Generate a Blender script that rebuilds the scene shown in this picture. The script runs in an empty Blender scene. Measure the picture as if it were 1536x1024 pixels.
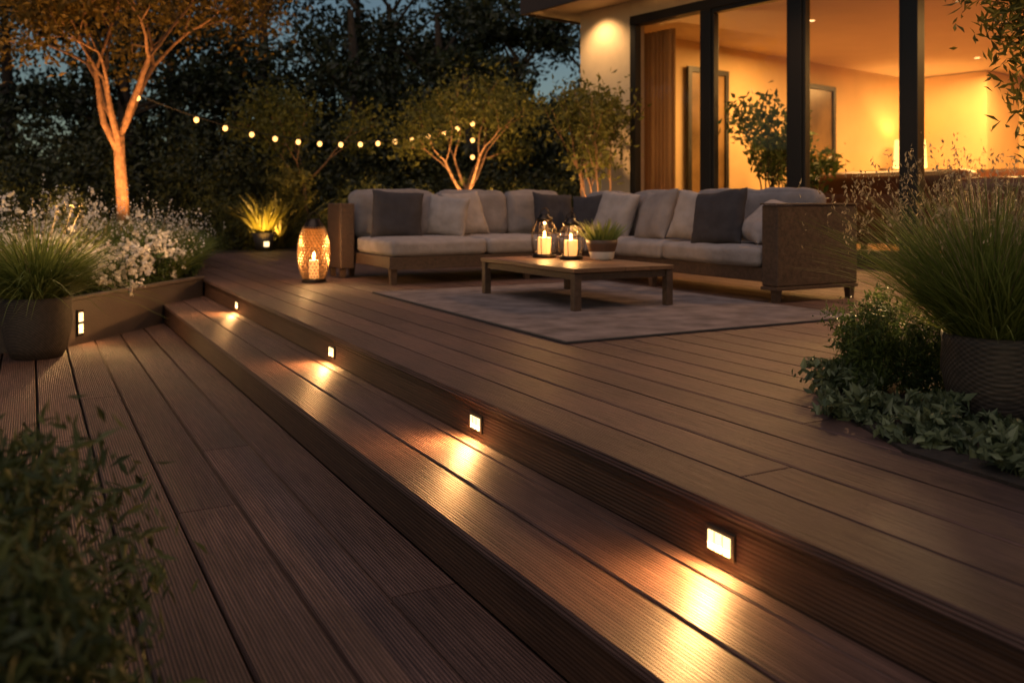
import bpy, bmesh, math, random
import numpy as np
from mathutils import Vector, Matrix
rng=np.random.default_rng(7); random.seed(7)
scene=bpy.context.scene
R=math.radians

# ---------------------------------------------------------------- helpers
def new_mat(name):
    m=bpy.data.materials.new(name); m.use_nodes=True
    nt=m.node_tree; b=nt.nodes['Principled BSDF']
    return m,nt,b
def N(nt,t,**k):
    n=nt.nodes.new(t)
    for a,v in k.items(): setattr(n,a,v)
    return n
def simple(name,col,rough=.6,metal=0,noise=0,nscale=20,bump=0,bscale=60,emit=None,estr=0,spec=.5):
    m,nt,b=new_mat(name)
    b.inputs['Base Color'].default_value=(*col,1); b.inputs['Roughness'].default_value=rough
    b.inputs['Metallic'].default_value=metal; b.inputs['Specular IOR Level'].default_value=spec
    tc=N(nt,'ShaderNodeTexCoord')
    if noise:
        nz=N(nt,'ShaderNodeTexNoise'); nz.inputs['Scale'].default_value=nscale; nz.inputs['Detail'].default_value=5
        nt.links.new(tc.outputs['Object'],nz.inputs['Vector'])
        r=N(nt,'ShaderNodeValToRGB')
        r.color_ramp.elements[0].position=.3; r.color_ramp.elements[1].position=.7
        r.color_ramp.elements[0].color=(*[c*(1-noise) for c in col],1)
        r.color_ramp.elements[1].color=(*[min(1,c*(1+noise)) for c in col],1)
        nt.links.new(nz.outputs['Fac'],r.inputs['Fac']); nt.links.new(r.outputs['Color'],b.inputs['Base Color'])
    if bump:
        nz=N(nt,'ShaderNodeTexNoise'); nz.inputs['Scale'].default_value=bscale; nz.inputs['Detail'].default_value=4
        nt.links.new(tc.outputs['Object'],nz.inputs['Vector'])
        bp=N(nt,'ShaderNodeBump'); bp.inputs['Strength'].default_value=bump; bp.inputs['Distance'].default_value=.01
        nt.links.new(nz.outputs['Fac'],bp.inputs['Height']); nt.links.new(bp.outputs['Normal'],b.inputs['Normal'])
    if emit:
        b.inputs['Emission Color'].default_value=(*emit,1); b.inputs['Emission Strength'].default_value=estr
    return m
def leaf_mat(name,c1,c2,trans=.35,rough=.5):
    m,nt,b=new_mat(name)
    g=N(nt,'ShaderNodeNewGeometry'); r=N(nt,'ShaderNodeValToRGB')
    r.color_ramp.elements[0].color=(*c1,1); r.color_ramp.elements[1].color=(*c2,1)
    nt.links.new(g.outputs['Random Per Island'],r.inputs['Fac'])
    nt.links.new(r.outputs['Color'],b.inputs['Base Color']); b.inputs['Roughness'].default_value=rough
    b.inputs['Specular IOR Level'].default_value=.3
    if trans>0:
        t=N(nt,'ShaderNodeBsdfTranslucent'); nt.links.new(r.outputs['Color'],t.inputs['Color'])
        mx=N(nt,'ShaderNodeMixShader'); mx.inputs[0].default_value=trans
        nt.links.new(b.outputs[0],mx.inputs[1]); nt.links.new(t.outputs[0],mx.inputs[2])
        nt.links.new(mx.outputs[0],nt.nodes['Material Output'].inputs['Surface'])
    return m
def wood_deck(name,c1,c2,pitch=.0075,rough=.42,gb=.5,groove=.3,dist=.0022):
    m,nt,b=new_mat(name)
    tc=N(nt,'ShaderNodeTexCoord'); L=nt.links.new
    mp=N(nt,'ShaderNodeMapping'); mp.inputs['Scale'].default_value=(1,.035,1)
    L(tc.outputs['Object'],mp.inputs['Vector'])
    g=N(nt,'ShaderNodeNewGeometry')
    sc=N(nt,'ShaderNodeVectorMath',operation='ADD'); L(mp.outputs[0],sc.inputs[0])
    mul=N(nt,'ShaderNodeMath',operation='MULTIPLY'); mul.inputs[1].default_value=37; L(g.outputs['Random Per Island'],mul.inputs[0])
    cb=N(nt,'ShaderNodeCombineXYZ'); L(mul.outputs[0],cb.inputs['Y']); L(cb.outputs[0],sc.inputs[1])
    nz=N(nt,'ShaderNodeTexNoise'); nz.inputs['Scale'].default_value=90; nz.inputs['Detail'].default_value=6; nz.inputs['Roughness'].default_value=.65
    L(sc.outputs[0],nz.inputs['Vector'])
    nz2=N(nt,'ShaderNodeTexNoise'); nz2.inputs['Scale'].default_value=1.6; nz2.inputs['Detail'].default_value=5; nz2.inputs['Roughness'].default_value=.6
    L(tc.outputs['Object'],nz2.inputs['Vector'])
    r=N(nt,'ShaderNodeValToRGB'); r.color_ramp.elements[0].position=.3; r.color_ramp.elements[1].position=.72
    r.color_ramp.elements[0].color=(*c1,1); r.color_ramp.elements[1].color=(*c2,1)
    L(nz.outputs['Fac'],r.inputs['Fac'])
    hs=N(nt,'ShaderNodeHueSaturation')
    mr=N(nt,'ShaderNodeMapRange'); mr.inputs['To Min'].default_value=.74; mr.inputs['To Max'].default_value=1.25
    L(g.outputs['Random Per Island'],mr.inputs['Value'])
    m2=N(nt,'ShaderNodeMath',operation='MULTIPLY'); mr2=N(nt,'ShaderNodeMapRange'); mr2.inputs['From Min'].default_value=.3; mr2.inputs['From Max'].default_value=.7
    mr2.inputs['To Min'].default_value=.68; mr2.inputs['To Max'].default_value=1.22; L(nz2.outputs['Fac'],mr2.inputs['Value'])
    L(mr.outputs[0],m2.inputs[0]); L(mr2.outputs[0],m2.inputs[1])
    sx=N(nt,'ShaderNodeSeparateXYZ'); L(tc.outputs['Object'],sx.inputs[0])
    ad=N(nt,'ShaderNodeMath',operation='ADD'); L(sx.outputs['X'],ad.inputs[0]); L(sx.outputs['Z'],ad.inputs[1])
    mm=N(nt,'ShaderNodeMath',operation='MULTIPLY_ADD'); mm.inputs[1].default_value=2*math.pi/pitch; L(ad.outputs[0],mm.inputs[0])
    wv=N(nt,'ShaderNodeMath',operation='MULTIPLY'); wv.inputs[1].default_value=4.0; L(nz.outputs['Fac'],wv.inputs[0]); L(wv.outputs[0],mm.inputs[2])
    sn=N(nt,'ShaderNodeMath',operation='SINE'); L(mm.outputs[0],sn.inputs[0])
    gv=N(nt,'ShaderNodeMapRange'); gv.inputs['From Min'].default_value=-1; gv.inputs['To Min'].default_value=1-groove; gv.inputs['To Max'].default_value=1+groove*.5  # groove shading put into the colour as darker stripes, besides the bump
    L(sn.outputs[0],gv.inputs['Value'])
    m3=N(nt,'ShaderNodeMath',operation='MULTIPLY'); L(m2.outputs[0],m3.inputs[0]); L(gv.outputs[0],m3.inputs[1]); L(m3.outputs[0],hs.inputs['Value'])
    L(r.outputs['Color'],hs.inputs['Color']); L(hs.outputs[0],b.inputs['Base Color'])
    s2=N(nt,'ShaderNodeMath',operation='MULTIPLY_ADD'); s2.inputs[1].default_value=.6; L(sn.outputs[0],s2.inputs[0])
    s3=N(nt,'ShaderNodeMath',operation='MULTIPLY'); s3.inputs[1].default_value=2.8; L(nz.outputs['Fac'],s3.inputs[0]); L(s3.outputs[0],s2.inputs[2])
    bp=N(nt,'ShaderNodeBump'); bp.inputs['Strength'].default_value=gb; bp.inputs['Distance'].default_value=dist
    L(s2.outputs[0],bp.inputs['Height']); L(bp.outputs['Normal'],b.inputs['Normal'])
    rr=N(nt,'ShaderNodeMapRange'); rr.inputs['To Min'].default_value=rough-.08; rr.inputs['To Max'].default_value=rough+.18
    L(nz2.outputs['Fac'],rr.inputs['Value']); L(rr.outputs[0],b.inputs['Roughness'])
    return m
def weave_mat(name,c1,c2,sx=120,sz=120,rough=.55):
    m,nt,b=new_mat(name); L=nt.links.new
    tc=N(nt,'ShaderNodeTexCoord'); sp=N(nt,'ShaderNodeSeparateXYZ'); L(tc.outputs['Object'],sp.inputs[0])
    a=N(nt,'ShaderNodeMath',operation='ADD'); L(sp.outputs['X'],a.inputs[0]); L(sp.outputs['Y'],a.inputs[1])
    f=N(nt,'ShaderNodeMath',operation='MULTIPLY'); f.inputs[1].default_value=sx; L(a.outputs[0],f.inputs[0])
    g=N(nt,'ShaderNodeMath',operation='MULTIPLY'); g.inputs[1].default_value=sz; L(sp.outputs['Z'],g.inputs[0])
    s1=N(nt,'ShaderNodeMath',operation='SINE'); L(f.outputs[0],s1.inputs[0])
    s2=N(nt,'ShaderNodeMath',operation='SINE'); L(g.outputs[0],s2.inputs[0])
    p=N(nt,'ShaderNodeMath',operation='MULTIPLY'); L(s1.outputs[0],p.inputs[0]); L(s2.outputs[0],p.inputs[1])
    h=N(nt,'ShaderNodeMath',operation='MULTIPLY_ADD'); h.inputs[1].default_value=.5; h.inputs[2].default_value=.5; L(p.outputs[0],h.inputs[0])
    nz=N(nt,'ShaderNodeTexNoise'); nz.inputs['Scale'].default_value=35; L(tc.outputs['Object'],nz.inputs['Vector'])
    q=N(nt,'ShaderNodeMath',operation='MULTIPLY'); L(h.outputs[0],q.inputs[0]); L(nz.outputs['Fac'],q.inputs[1])
    r=N(nt,'ShaderNodeValToRGB'); r.color_ramp.elements[0].color=(*c1,1); r.color_ramp.elements[1].color=(*c2,1); r.color_ramp.elements[1].position=.6
    L(q.outputs[0],r.inputs['Fac']); L(r.outputs['Color'],b.inputs['Base Color'])
    bp=N(nt,'ShaderNodeBump'); bp.inputs['Strength'].default_value=.8; bp.inputs['Distance'].default_value=.004
    L(q.outputs[0],bp.inputs['Height']); L(bp.outputs[0],b.inputs['Normal']); b.inputs['Roughness'].default_value=rough
    return m

class MB:
    def __init__(s): s.v=[];s.f=[];s.m=[]
    def add(s,v,f,mi=0):
        o=len(s.v); s.v.extend([tuple(p) for p in v])
        for q in f: s.f.append(tuple(i+o for i in q)); s.m.append(mi)
    def box(s,x0,y0,z0,x1,y1,z1,mi=0,M=None):
        v=[Vector(p) for p in [(x0,y0,z0),(x1,y0,z0),(x1,y1,z0),(x0,y1,z0),(x0,y0,z1),(x1,y0,z1),(x1,y1,z1),(x0,y1,z1)]]
        if M is not None: v=[M@p for p in v]
        s.add(v,[(0,3,2,1),(4,5,6,7),(0,1,5,4),(1,2,6,5),(2,3,7,6),(3,0,4,7)],mi)
    def tube(s,pts,rad,n=7,mi=0,cap=True):
        pts=[Vector(p) for p in pts]; v=[];f=[]
        up=Vector((0.13,.37,.92))
        for i,p in enumerate(pts):
            t=(pts[min(i+1,len(pts)-1)]-pts[max(i-1,0)]).normalized()
            a=t.cross(up)
            if a.length<.05: a=t.cross(Vector((1,0,0)))
            a.normalize(); b=t.cross(a)
            for k in range(n):
                an=2*math.pi*k/n; v.append(p+(a*math.cos(an)+b*math.sin(an))*rad[i])
        for i in range(len(pts)-1):
            for k in range(n):
                k2=(k+1)%n; f.append((i*n+k,i*n+k2,(i+1)*n+k2,(i+1)*n+k))
        if cap:
            f.append(tuple(range(n-1,-1,-1))); f.append(tuple((len(pts)-1)*n+k for k in range(n)))
        s.add(v,f,mi)
    def lathe(s,prof,c=(0,0,0),n=28,mi=0):
        v=[];f=[]
        for r,z in prof:
            for k in range(n):
                a=2*math.pi*k/n; v.append((c[0]+r*math.cos(a),c[1]+r*math.sin(a),c[2]+z))
        for i in range(len(prof)-1):
            for k in range(n):
                k2=(k+1)%n; f.append((i*n+k,i*n+k2,(i+1)*n+k2,(i+1)*n+k))
        s.add(v,f,mi)
    def ico(s,c,r,mi=0,sz=1):
        bm=bmesh.new(); bmesh.ops.create_icosphere(bm,subdivisions=2,radius=r)
        s.add([(c[0]+p.co.x,c[1]+p.co.y,c[2]+p.co.z*sz) for p in bm.verts],[[q.index for q in fc.verts] for fc in bm.faces],mi); bm.free()
    def obj(s,name,mats,parent=None,smooth=False,bevel=0,loc=None,rot=None):
        me=bpy.data.meshes.new(name); me.from_pydata(s.v,[],s.f)
        for m in mats: me.materials.append(m)
        me.polygons.foreach_set('material_index',s.m)
        if smooth: me.polygons.foreach_set('use_smooth',[True]*len(me.polygons))
        me.update()
        o=bpy.data.objects.new(name,me); scene.collection.objects.link(o)
        if parent: o.parent=parent
        if loc: o.location=loc
        if rot: o.rotation_euler=rot
        if bevel:
            b=o.modifiers.new('b','BEVEL'); b.width=bevel; b.segments=2; b.limit_method='ANGLE'
        return o
def empty(name,loc=(0,0,0),rz=0,parent=None):
    e=bpy.data.objects.new(name,None); scene.collection.objects.link(e); e.location=loc; e.rotation_euler=(0,0,rz); e.parent=parent; return e
def light(name,typ,loc,energy,col=(1,.55,.22),size=.05,aim=None,parent=None,spot=None,size_y=None,spread=None):
    l=bpy.data.lights.new(name,typ); l.energy=energy; l.color=col
    if typ in('POINT','SPOT'): l.shadow_soft_size=size
    if typ=='AREA':
        l.size=size
        if size_y: l.shape='RECTANGLE'; l.size_y=size_y
        if spread: l.spread=spread
    if spot: l.spot_size=R(spot); l.spot_blend=.8
    o=bpy.data.objects.new(name,l); scene.collection.objects.link(o); o.location=loc
    if aim is not None: o.rotation_euler=Vector(aim).to_track_quat('-Z','Y').to_euler()
    if parent: o.parent=parent
    return o

def leaves(mb,C,size,aspect=.45,mi=0,updir=None,var=.4):
    C=np.asarray(C); n=len(C)
    d=rng.normal(size=(n,3))
    if updir is not None: d=d+np.asarray(updir)
    d/=np.linalg.norm(d,axis=1)[:,None]
    q=rng.normal(size=(n,3)); s=np.cross(d,q); s/=np.linalg.norm(s,axis=1)[:,None]
    nn=np.cross(d,s); L=(size*(1+var*(rng.random(n)*2-1)))[:,None]
    B=C-d*L*.5; T=C+d*L*.5; Mi=C-d*L*.05+nn*L*.08
    Lf=Mi+s*L*aspect*.5; Rt=Mi-s*L*aspect*.5
    v=np.stack([B,Rt,T,Lf],1).reshape(-1,3)
    o=len(mb.v); mb.v.extend(map(tuple,v.tolist()))
    for i in range(n):
        k=o+4*i; mb.f.append((k,k+1,k+2)); mb.f.append((k,k+2,k+3))
    mb.m.extend([mi]*(2*n))
def blob(c,r,n,clumps=40,sig=.16,flat=0):
    c=np.array(c);r=np.array(r)
    d=rng.normal(size=(clumps,3)); d/=np.linalg.norm(d,axis=1)[:,None]
    cc=d*(rng.random(clumps)**.4)[:,None]*rng.uniform(.75,1.08,(clumps,1))
    idx=rng.integers(0,clumps,n)
    return c+(cc[idx]+rng.normal(size=(n,3))*sig)*r
def blades(mb,base,n,r0,L,w,lean=.6,droop=.35,mi=0,seg=5,var=.3,twist=True):
    base=np.array(base)
    a=rng.random(n)*2*math.pi; rr=np.sqrt(rng.random(n))
    bx=np.stack([np.cos(a)*rr*r0,np.sin(a)*rr*r0,np.zeros(n)],1)+base
    a2=a+rng.normal(size=n)*.5; le=lean*(.15+rr*.85)*rng.uniform(.4,1.2,n)
    h=np.stack([np.cos(a2),np.sin(a2),np.zeros(n)],1); side=np.stack([-np.sin(a2),np.cos(a2),np.zeros(n)],1)
    tw=rng.normal(size=n)*.7; side=side*np.cos(tw)[:,None]+h*np.sin(tw)[:,None]
    Ln=L*rng.uniform(1-var,1+var*.4,n); dr=droop*rng.uniform(.3,1.4,n)*(.3+rr)
    P=[]
    for k in range(seg+1):
        t=k/seg
        p=bx+h*(Ln*(le*t+dr*t**2.2*.8))[:,None]; p[:,2]+=Ln*(t*(1-.25*le)-dr*t**2.5*.75)
        ww=w*(1-t**1.5)*.5+w*.04
        P.append(p-side*ww); P.append(p+side*ww)
    V=np.stack(P,1); o=len(mb.v); m=2*(seg+1)
    mb.v.extend(map(tuple,V.reshape(-1,3).tolist()))
    for i in range(n):
        k=o+i*m
        for j in range(seg): q=k+2*j; mb.f.append((q,q+1,q+3,q+2))
    mb.m.extend([mi]*(n*seg))
    return V[:,-1,:]
def branch(mb,p,d,L,r,lev,tips,up=.25,n=2,spread=.6,mi=0,sides=6,shrink=.72):
    pts=[Vector(p)];rad=[r];d=Vector(d).normalized(); segs=5
    for i in range(segs):
        d=(d+Vector((random.gauss(0,.1),random.gauss(0,.1),random.gauss(0,.06)+up*.12))).normalized()
        pts.append(pts[-1]+d*L/segs); rad.append(r*(1-.38*(i+1)/segs))
    mb.tube(pts,rad,n=sides,mi=mi,cap=False)
    if lev<=1: tips.extend([tuple(q) for q in pts[1:]])
    if lev==0: return
    k=n if random.random()<.6 else n+1
    ph=random.random()*6.28
    for i in range(k):
        a=ph+2*math.pi*i/k+random.gauss(0,.3)
        ax=d.cross(Vector((.3,.2,1))).normalized() if abs(d.z)<.98 else Vector((1,0,0))
        b=d.cross(ax)
        nd=(d+(ax*math.cos(a)+b*math.sin(a))*spread*random.uniform(.7,1.3)).normalized()
        branch(mb,pts[-1 if i<2 else -2],nd,L*shrink*random.uniform(.8,1.15),rad[-1]*.8,lev-1,tips,up,n,spread,mi,max(4,sides-1),shrink)

# ---------------------------------------------------------------- materials
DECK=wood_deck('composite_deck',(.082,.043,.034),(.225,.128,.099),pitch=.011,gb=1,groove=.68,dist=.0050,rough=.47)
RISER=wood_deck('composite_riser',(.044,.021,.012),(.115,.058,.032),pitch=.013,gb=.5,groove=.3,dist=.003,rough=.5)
PLANTW=wood_deck('planter_board',(.06,.045,.04),(.14,.105,.09),pitch=.03,gb=.15,groove=.1)
BLACK=simple('black_frame',(.012,.011,.010),.4)
METAL=simple('dark_bronze',(.03,.022,.016),.35,.8)
BEZ=simple('bezel_bronze',(.10,.075,.05),.4,.6)
CREAM=simple('plaster',(.62,.50,.36),.85,noise=.06,nscale=4,bump=.25,bscale=120)
INWALL=simple('interior_plaster',(.66,.47,.24),.8,noise=.10,nscale=1.0)
CEIL=simple('interior_ceiling',(.70,.54,.32),.8,noise=.03,nscale=2)
INFLOOR=simple('interior_floor',(.22,.12,.06),.3,noise=.25,nscale=5)
SOFFIT=simple('soffit',(.55,.40,.24),.7,noise=.05,nscale=3)
FASCIA=simple('fascia',(.05,.035,.028),.5,noise=.1)
WICK=weave_mat('wicker',(.014,.009,.006),(.135,.075,.045),420,520)
FRAMEW=simple('sofa_frame',(.065,.038,.025),.5,noise=.3,nscale=30)
FAB=simple('cushion_fabric',(.255,.230,.228),.95,noise=.14,nscale=7,bump=.7,bscale=18,spec=.2)
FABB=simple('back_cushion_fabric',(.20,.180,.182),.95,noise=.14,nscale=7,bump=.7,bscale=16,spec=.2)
FAB2=simple('pillow_fabric_light',(.28,.25,.243),.95,noise=.14,nscale=9,bump=.7,bscale=16,spec=.2)
FABD=simple('pillow_fabric_dark',(.040,.037,.042),.95,noise=.15,nscale=9,bump=.7,bscale=16,spec=.2)
RUG=simple('rug_weave',(.20,.165,.158),.95,noise=.34,nscale=5,bump=.9,bscale=200,spec=.1)
RUGB=simple('rug_border',(.05,.045,.045),.95)
TABW=wood_deck('table_wood',(.09,.045,.024),(.22,.12,.065),pitch=.5,rough=.36,gb=.25,groove=.05)
GLOW=simple('warm_lamp_glow',(1,.8,.5),.5,emit=(1,.70,.33),estr=2.4)
BULB=simple('bulb_glow',(1,.7,.4),.5,emit=(1,.48,.13),estr=3.2)
FLAME=simple('candle_flame',(1,.7,.3),.5,emit=(1,.60,.2),estr=12)
WAX=simple('candle_wax',(.8,.62,.38),.5,emit=(1,.42,.10),estr=1.1)
COPPER=simple('pierced_copper',(.42,.26,.12),.4,.7,noise=.2,nscale=20)
SOIL=simple('soil',(.020,.014,.010),.95,noise=.5,nscale=14,bump=1,bscale=30)
GROUND=simple('ground_grass',(.022,.030,.012),.95,noise=.5,nscale=3,bump=1,bscale=12)
POTD=weave_mat('pot_textured',(.022,.018,.016),(.095,.072,.058),260,330,.6)
WHITEP=simple('white_ceramic',(.6,.55,.5),.35)
BRNP=simple('brown_ceramic',(.10,.055,.035),.5)
BARK=simple('bark_warm',(.27,.14,.07),.85,noise=.45,nscale=14,bump=1,bscale=25)
BARKD=simple('bark_dark',(.05,.035,.025),.9,noise=.4,nscale=6,bump=1,bscale=15)
L_OR=leaf_mat('amber_leaves',(.06,.045,.010),(.23,.15,.03),.4)
L_OL=leaf_mat('olive_leaves',(.06,.065,.014),(.20,.19,.04),.4)
L_GR=leaf_mat('green_leaves',(.03,.055,.016),(.10,.14,.035),.3)
L_DK=leaf_mat('dark_leaves',(.009,.014,.006),(.028,.038,.012),0)
L_HG=leaf_mat('hedge_leaves',(.013,.020,.007),(.058,.060,.018),0)
L_SG=leaf_mat('sage_leaves',(.06,.085,.045),(.18,.22,.12),.25)
L_FG=leaf_mat('shrub_leaves',(.022,.036,.012),(.10,.12,.040),.2,.55)
G_GR=leaf_mat('grass_green',(.08,.12,.022),(.28,.32,.08),.35)
G_DR=leaf_mat('grass_dry',(.30,.22,.11),(.58,.45,.27),.35)
PETAL=leaf_mat('white_petals',(.65,.60,.53),(.84,.79,.73),.3)
def glass_mat():
    m=bpy.data.materials.new('window_glass'); m.use_nodes=True; nt=m.node_tree; nt.nodes.clear()
    o=N(nt,'ShaderNodeOutputMaterial'); t=N(nt,'ShaderNodeBsdfTransparent'); g=N(nt,'ShaderNodeBsdfGlossy'); g.inputs['Roughness'].default_value=.02
    t.inputs['Color'].default_value=(.96,.94,.91,1)
    lw=N(nt,'ShaderNodeLayerWeight'); lw.inputs['Blend'].default_value=.5
    pw=N(nt,'ShaderNodeMath',operation='POWER'); pw.inputs[1].default_value=4; nt.links.new(lw.outputs['Facing'],pw.inputs[0])
    ma=N(nt,'ShaderNodeMath',operation='MULTIPLY_ADD'); ma.inputs[1].default_value=.85; ma.inputs[2].default_value=.07; nt.links.new(pw.outputs[0],ma.inputs[0])
    mx=N(nt,'ShaderNodeMixShader')
    nt.links.new(ma.outputs[0],mx.inputs[0]); nt.links.new(t.outputs[0],mx.inputs[1]); nt.links.new(g.outputs[0],mx.inputs[2]); nt.links.new(mx.outputs[0],o.inputs[0])
    return m
GLASS=glass_mat()

# ---------------------------------------------------------------- decks
XE=1.618; ZT=-.184; ZL=-.368; PITCH=.215; GAP=.011
def wall_y(x): return 8.0+(x-.2)*1.338
mb=MB(); x=XE; i=0
joints={1:[1.98,7.2],4:[2.35,9.4],2:[5.6],3:[10.1],6:[4.0,11.2],8:[8.2],5:[6.6],7:[12.4,1.2],9:[3.1]}
while x<10.6:
    x1=x+PITCH-GAP
    ye=min(14.8,9.95+(x1-1.62)*7.2)
    ys=[-3.5]+joints.get(i,[] if i<10 else [random.uniform(2,13)])+[ye]; ys.sort()
    for a,b in zip(ys[:-1],ys[1:]): mb.box(x,a+.002,-.032,x1,b-.002,0)
    x+=PITCH; i+=1
mb.obj('upper_deck',[DECK],bevel=.004)
mb=MB()
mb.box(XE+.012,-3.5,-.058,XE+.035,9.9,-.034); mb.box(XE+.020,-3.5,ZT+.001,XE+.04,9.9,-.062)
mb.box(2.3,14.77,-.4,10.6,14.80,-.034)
mb.obj('deck_riser',[RISER],bevel=.002)
mb=MB(); XS=1.147
for a,b in [(XS,XS+.205),(XS+.216,XS+.418),(XS+.429,XE+.019)]:
    mb.box(a,-3.5,ZT-.03,b,wall_y(b)+.05,ZT)
mb.obj('step_tread',[DECK],bevel=.004)
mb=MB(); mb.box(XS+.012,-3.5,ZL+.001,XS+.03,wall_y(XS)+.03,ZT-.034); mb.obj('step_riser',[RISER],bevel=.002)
mb=MB(); x=XS+.02-GAP; i=0; G2=.014
lj={0:[2.5],1:[4.4],2:[3.56],3:[5.9,2.2],4:[4.9],5:[3.0]}
while x>-3:
    x0=x-(PITCH+.01)+G2
    ys=sorted([-3.5]+lj.get(i,[random.uniform(0,6)])+[max(8.0,wall_y(x))+.05])
    for a,b in zip(ys[:-1],ys[1:]): mb.box(x0,a+.003,ZL-.03,x,b-.003,ZL)
    x-=PITCH+.01; i+=1
mb.obj('lower_deck',[DECK],bevel=.004)
mb=MB(); mb.box(-3.2,-3.6,-.46,10.6,14.75,-.42); mb.obj('deck_subframe',[BLACK])
mb=MB(); mb.add([(-150,-150,-.5),(150,-150,-.5),(150,200,-.5),(-150,200,-.5)],[(0,1,2,3)]); mb.obj('ground',[GROUND])
def slab(name,poly,z0,z1,mats):
    n=len(poly); mb=MB(); v=[(p[0],p[1],z1) for p in poly]+[(p[0],p[1],z0) for p in poly]
    mb.add(v,[tuple(range(n))]+[(i,i+n,(i+1)%n+n,(i+1)%n) for i in range(n)]); return mb.obj(name,mats)
slab('garden_bed',[(-40,8.03),(.18,8.03),(1.60,9.93),(2.28,14.83),(30,14.83),(30,70),(-40,70)],-.49,-.02,[SOIL])
W=empty('planter_wall'); a=math.atan2(1.9,1.42); Lw=math.hypot(1.42,1.9)
mb=MB(); mb.box(0,0,-.37,Lw,.035,.0); mb.box(-.02,-.012,.003,Lw+.01,.06,.03)
o=mb.obj('angled_boards',[PLANTW],parent=W,bevel=.003,loc=(.2,8.0,0),rot=(0,0,a))
mb=MB(); mb.box(-8,8.0,-.37,.19,8.035,0); mb.box(-8,7.985,.003,.19,8.06,.03); mb.obj('straight_boards',[PLANTW],parent=W,bevel=.003)
slab('shrub_bed_soil',[(2.42,1.20),(2.46,1.9),(2.78,2.55),(3.3,2.95),(4.2,3.6),(5.6,4.0),(6.6,2.6),(5,-1),(2.5,-1)],-.01,.012,[SOIL])

# ---------------------------------------------------------------- step lights
for Y in (1.843,3.335,5.35,8.20,-.1):
    e=empty('step_light',(XE+.020,Y,-.112))
    mb=MB(); mb.box(-.008,-.056,-.037,0,.056,.037); mb.obj('bezel',[BEZ],parent=e,bevel=.003)
    mb=MB(); mb.box(-.0115,-.043,-.025,-.0085,.043,.025); mb.obj('lens',[GLOW],parent=e)
    mb=MB(); mb.box(-.0135,-.0165,-.025,-.0118,-.0150,.025); mb.box(-.0135,.0150,-.025,-.0118,.0165,.025); mb.obj('lens_bars',[BEZ],parent=e)
    light('step_lamp','AREA',(-.016,0,0),10.5,(1,.47,.15),.08,aim=(-1,0,-.62),parent=e,size_y=.05)
sw=.27
e=empty('wall_light',(.2+sw*math.cos(a)+.002*math.sin(a),8.0+sw*math.sin(a)-.002*math.cos(a),-.19),a)
mb=MB(); mb.box(-.04,-.012,-.11,.04,0,.11); mb.obj('bezel',[METAL],parent=e,bevel=.003)
mb=MB(); mb.box(-.028,-.016,.01,.028,-.013,.085); mb.box(-.028,-.016,-.085,.028,-.013,-.01); mb.obj('lens',[GLOW],parent=e)
light('wall_lamp','AREA',(0,-.03,0),4,(1,.5,.18),.05,aim=(0,-1,-.6),parent=e,size_y=.15)

# ---------------------------------------------------------------- rug
mb=MB(); mb.box(2.70,4.33,.004,5.12,7.55,.014)
o=mb.obj('area_rug',[RUG],bevel=.002)
mb=MB()
for q in [(2.68,4.31,2.70,7.57),(5.12,4.31,5.14,7.57),(2.70,4.31,5.12,4.33),(2.70,7.55,5.12,7.57)]: mb.box(q[0],q[1],.003,q[2],q[3],.013)
mb.obj('rug_edge',[RUGB],parent=o)

# ---------------------------------------------------------------- cushions
def finish(o):
    bm=bmesh.new(); bm.from_mesh(o.data); bmesh.ops.remove_doubles(bm,verts=bm.verts,dist=.0005); bmesh.ops.recalc_face_normals(bm,faces=bm.faces); bm.to_mesh(o.data); bm.free()
WT=bpy.data.textures.new('wrinkle','CLOUDS'); WT.noise_scale=.16; WT.noise_depth=2
def cushion(name,x0,y0,z0,x1,y1,z1,mat,parent,r=.045,puff=.018,n=14,wr=.012):
    h=np.array([x1-x0,y1-y0,z1-z0])/2; c=np.array([x0+x1,y0+y1,z0+z1])/2
    mb=MB(); g=np.linspace(-1,1,n+1)
    g=np.sign(g)*(1-(1-np.abs(g))**1.6)
    for ax in range(3):
        for sgn in (-1,1):
            A,B=[k for k in range(3) if k!=ax]; v=[]
            for i in g:
                for j in g:
                    p=np.zeros(3); p[ax]=sgn; p[A]=i; p[B]=j
                    q=p*h; inn=h-r; cc=np.clip(q,-inn,inn); d=q-cc; l=np.linalg.norm(d)
                    q=cc+d/l*r if l>0 else q
                    pf=(1-p[A]**2)*(1-p[B]**2) if ax!=2 else (1-p[A]**4)*(1-p[B]**4)
                    q[ax]+=sgn*puff*pf*(1 if ax==2 else .4)
                    v.append(q+c)
            f=[]
            for i in range(n):
                for j in range(n):
                    k=i*(n+1)+j; t=(k,k+1,k+n+2,k+n+1)
                    f.append(t if (sgn>0)!=(ax!=1) else t[::-1])
            mb.add(v,f)
    o=mb.obj(name,[mat],parent=parent,smooth=True); finish(o)
    d=o.modifiers.new('w','DISPLACE'); d.texture=WT; d.strength=wr*2; d.texture_coords='GLOBAL'; d.mid_level=.5
    return o
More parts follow.
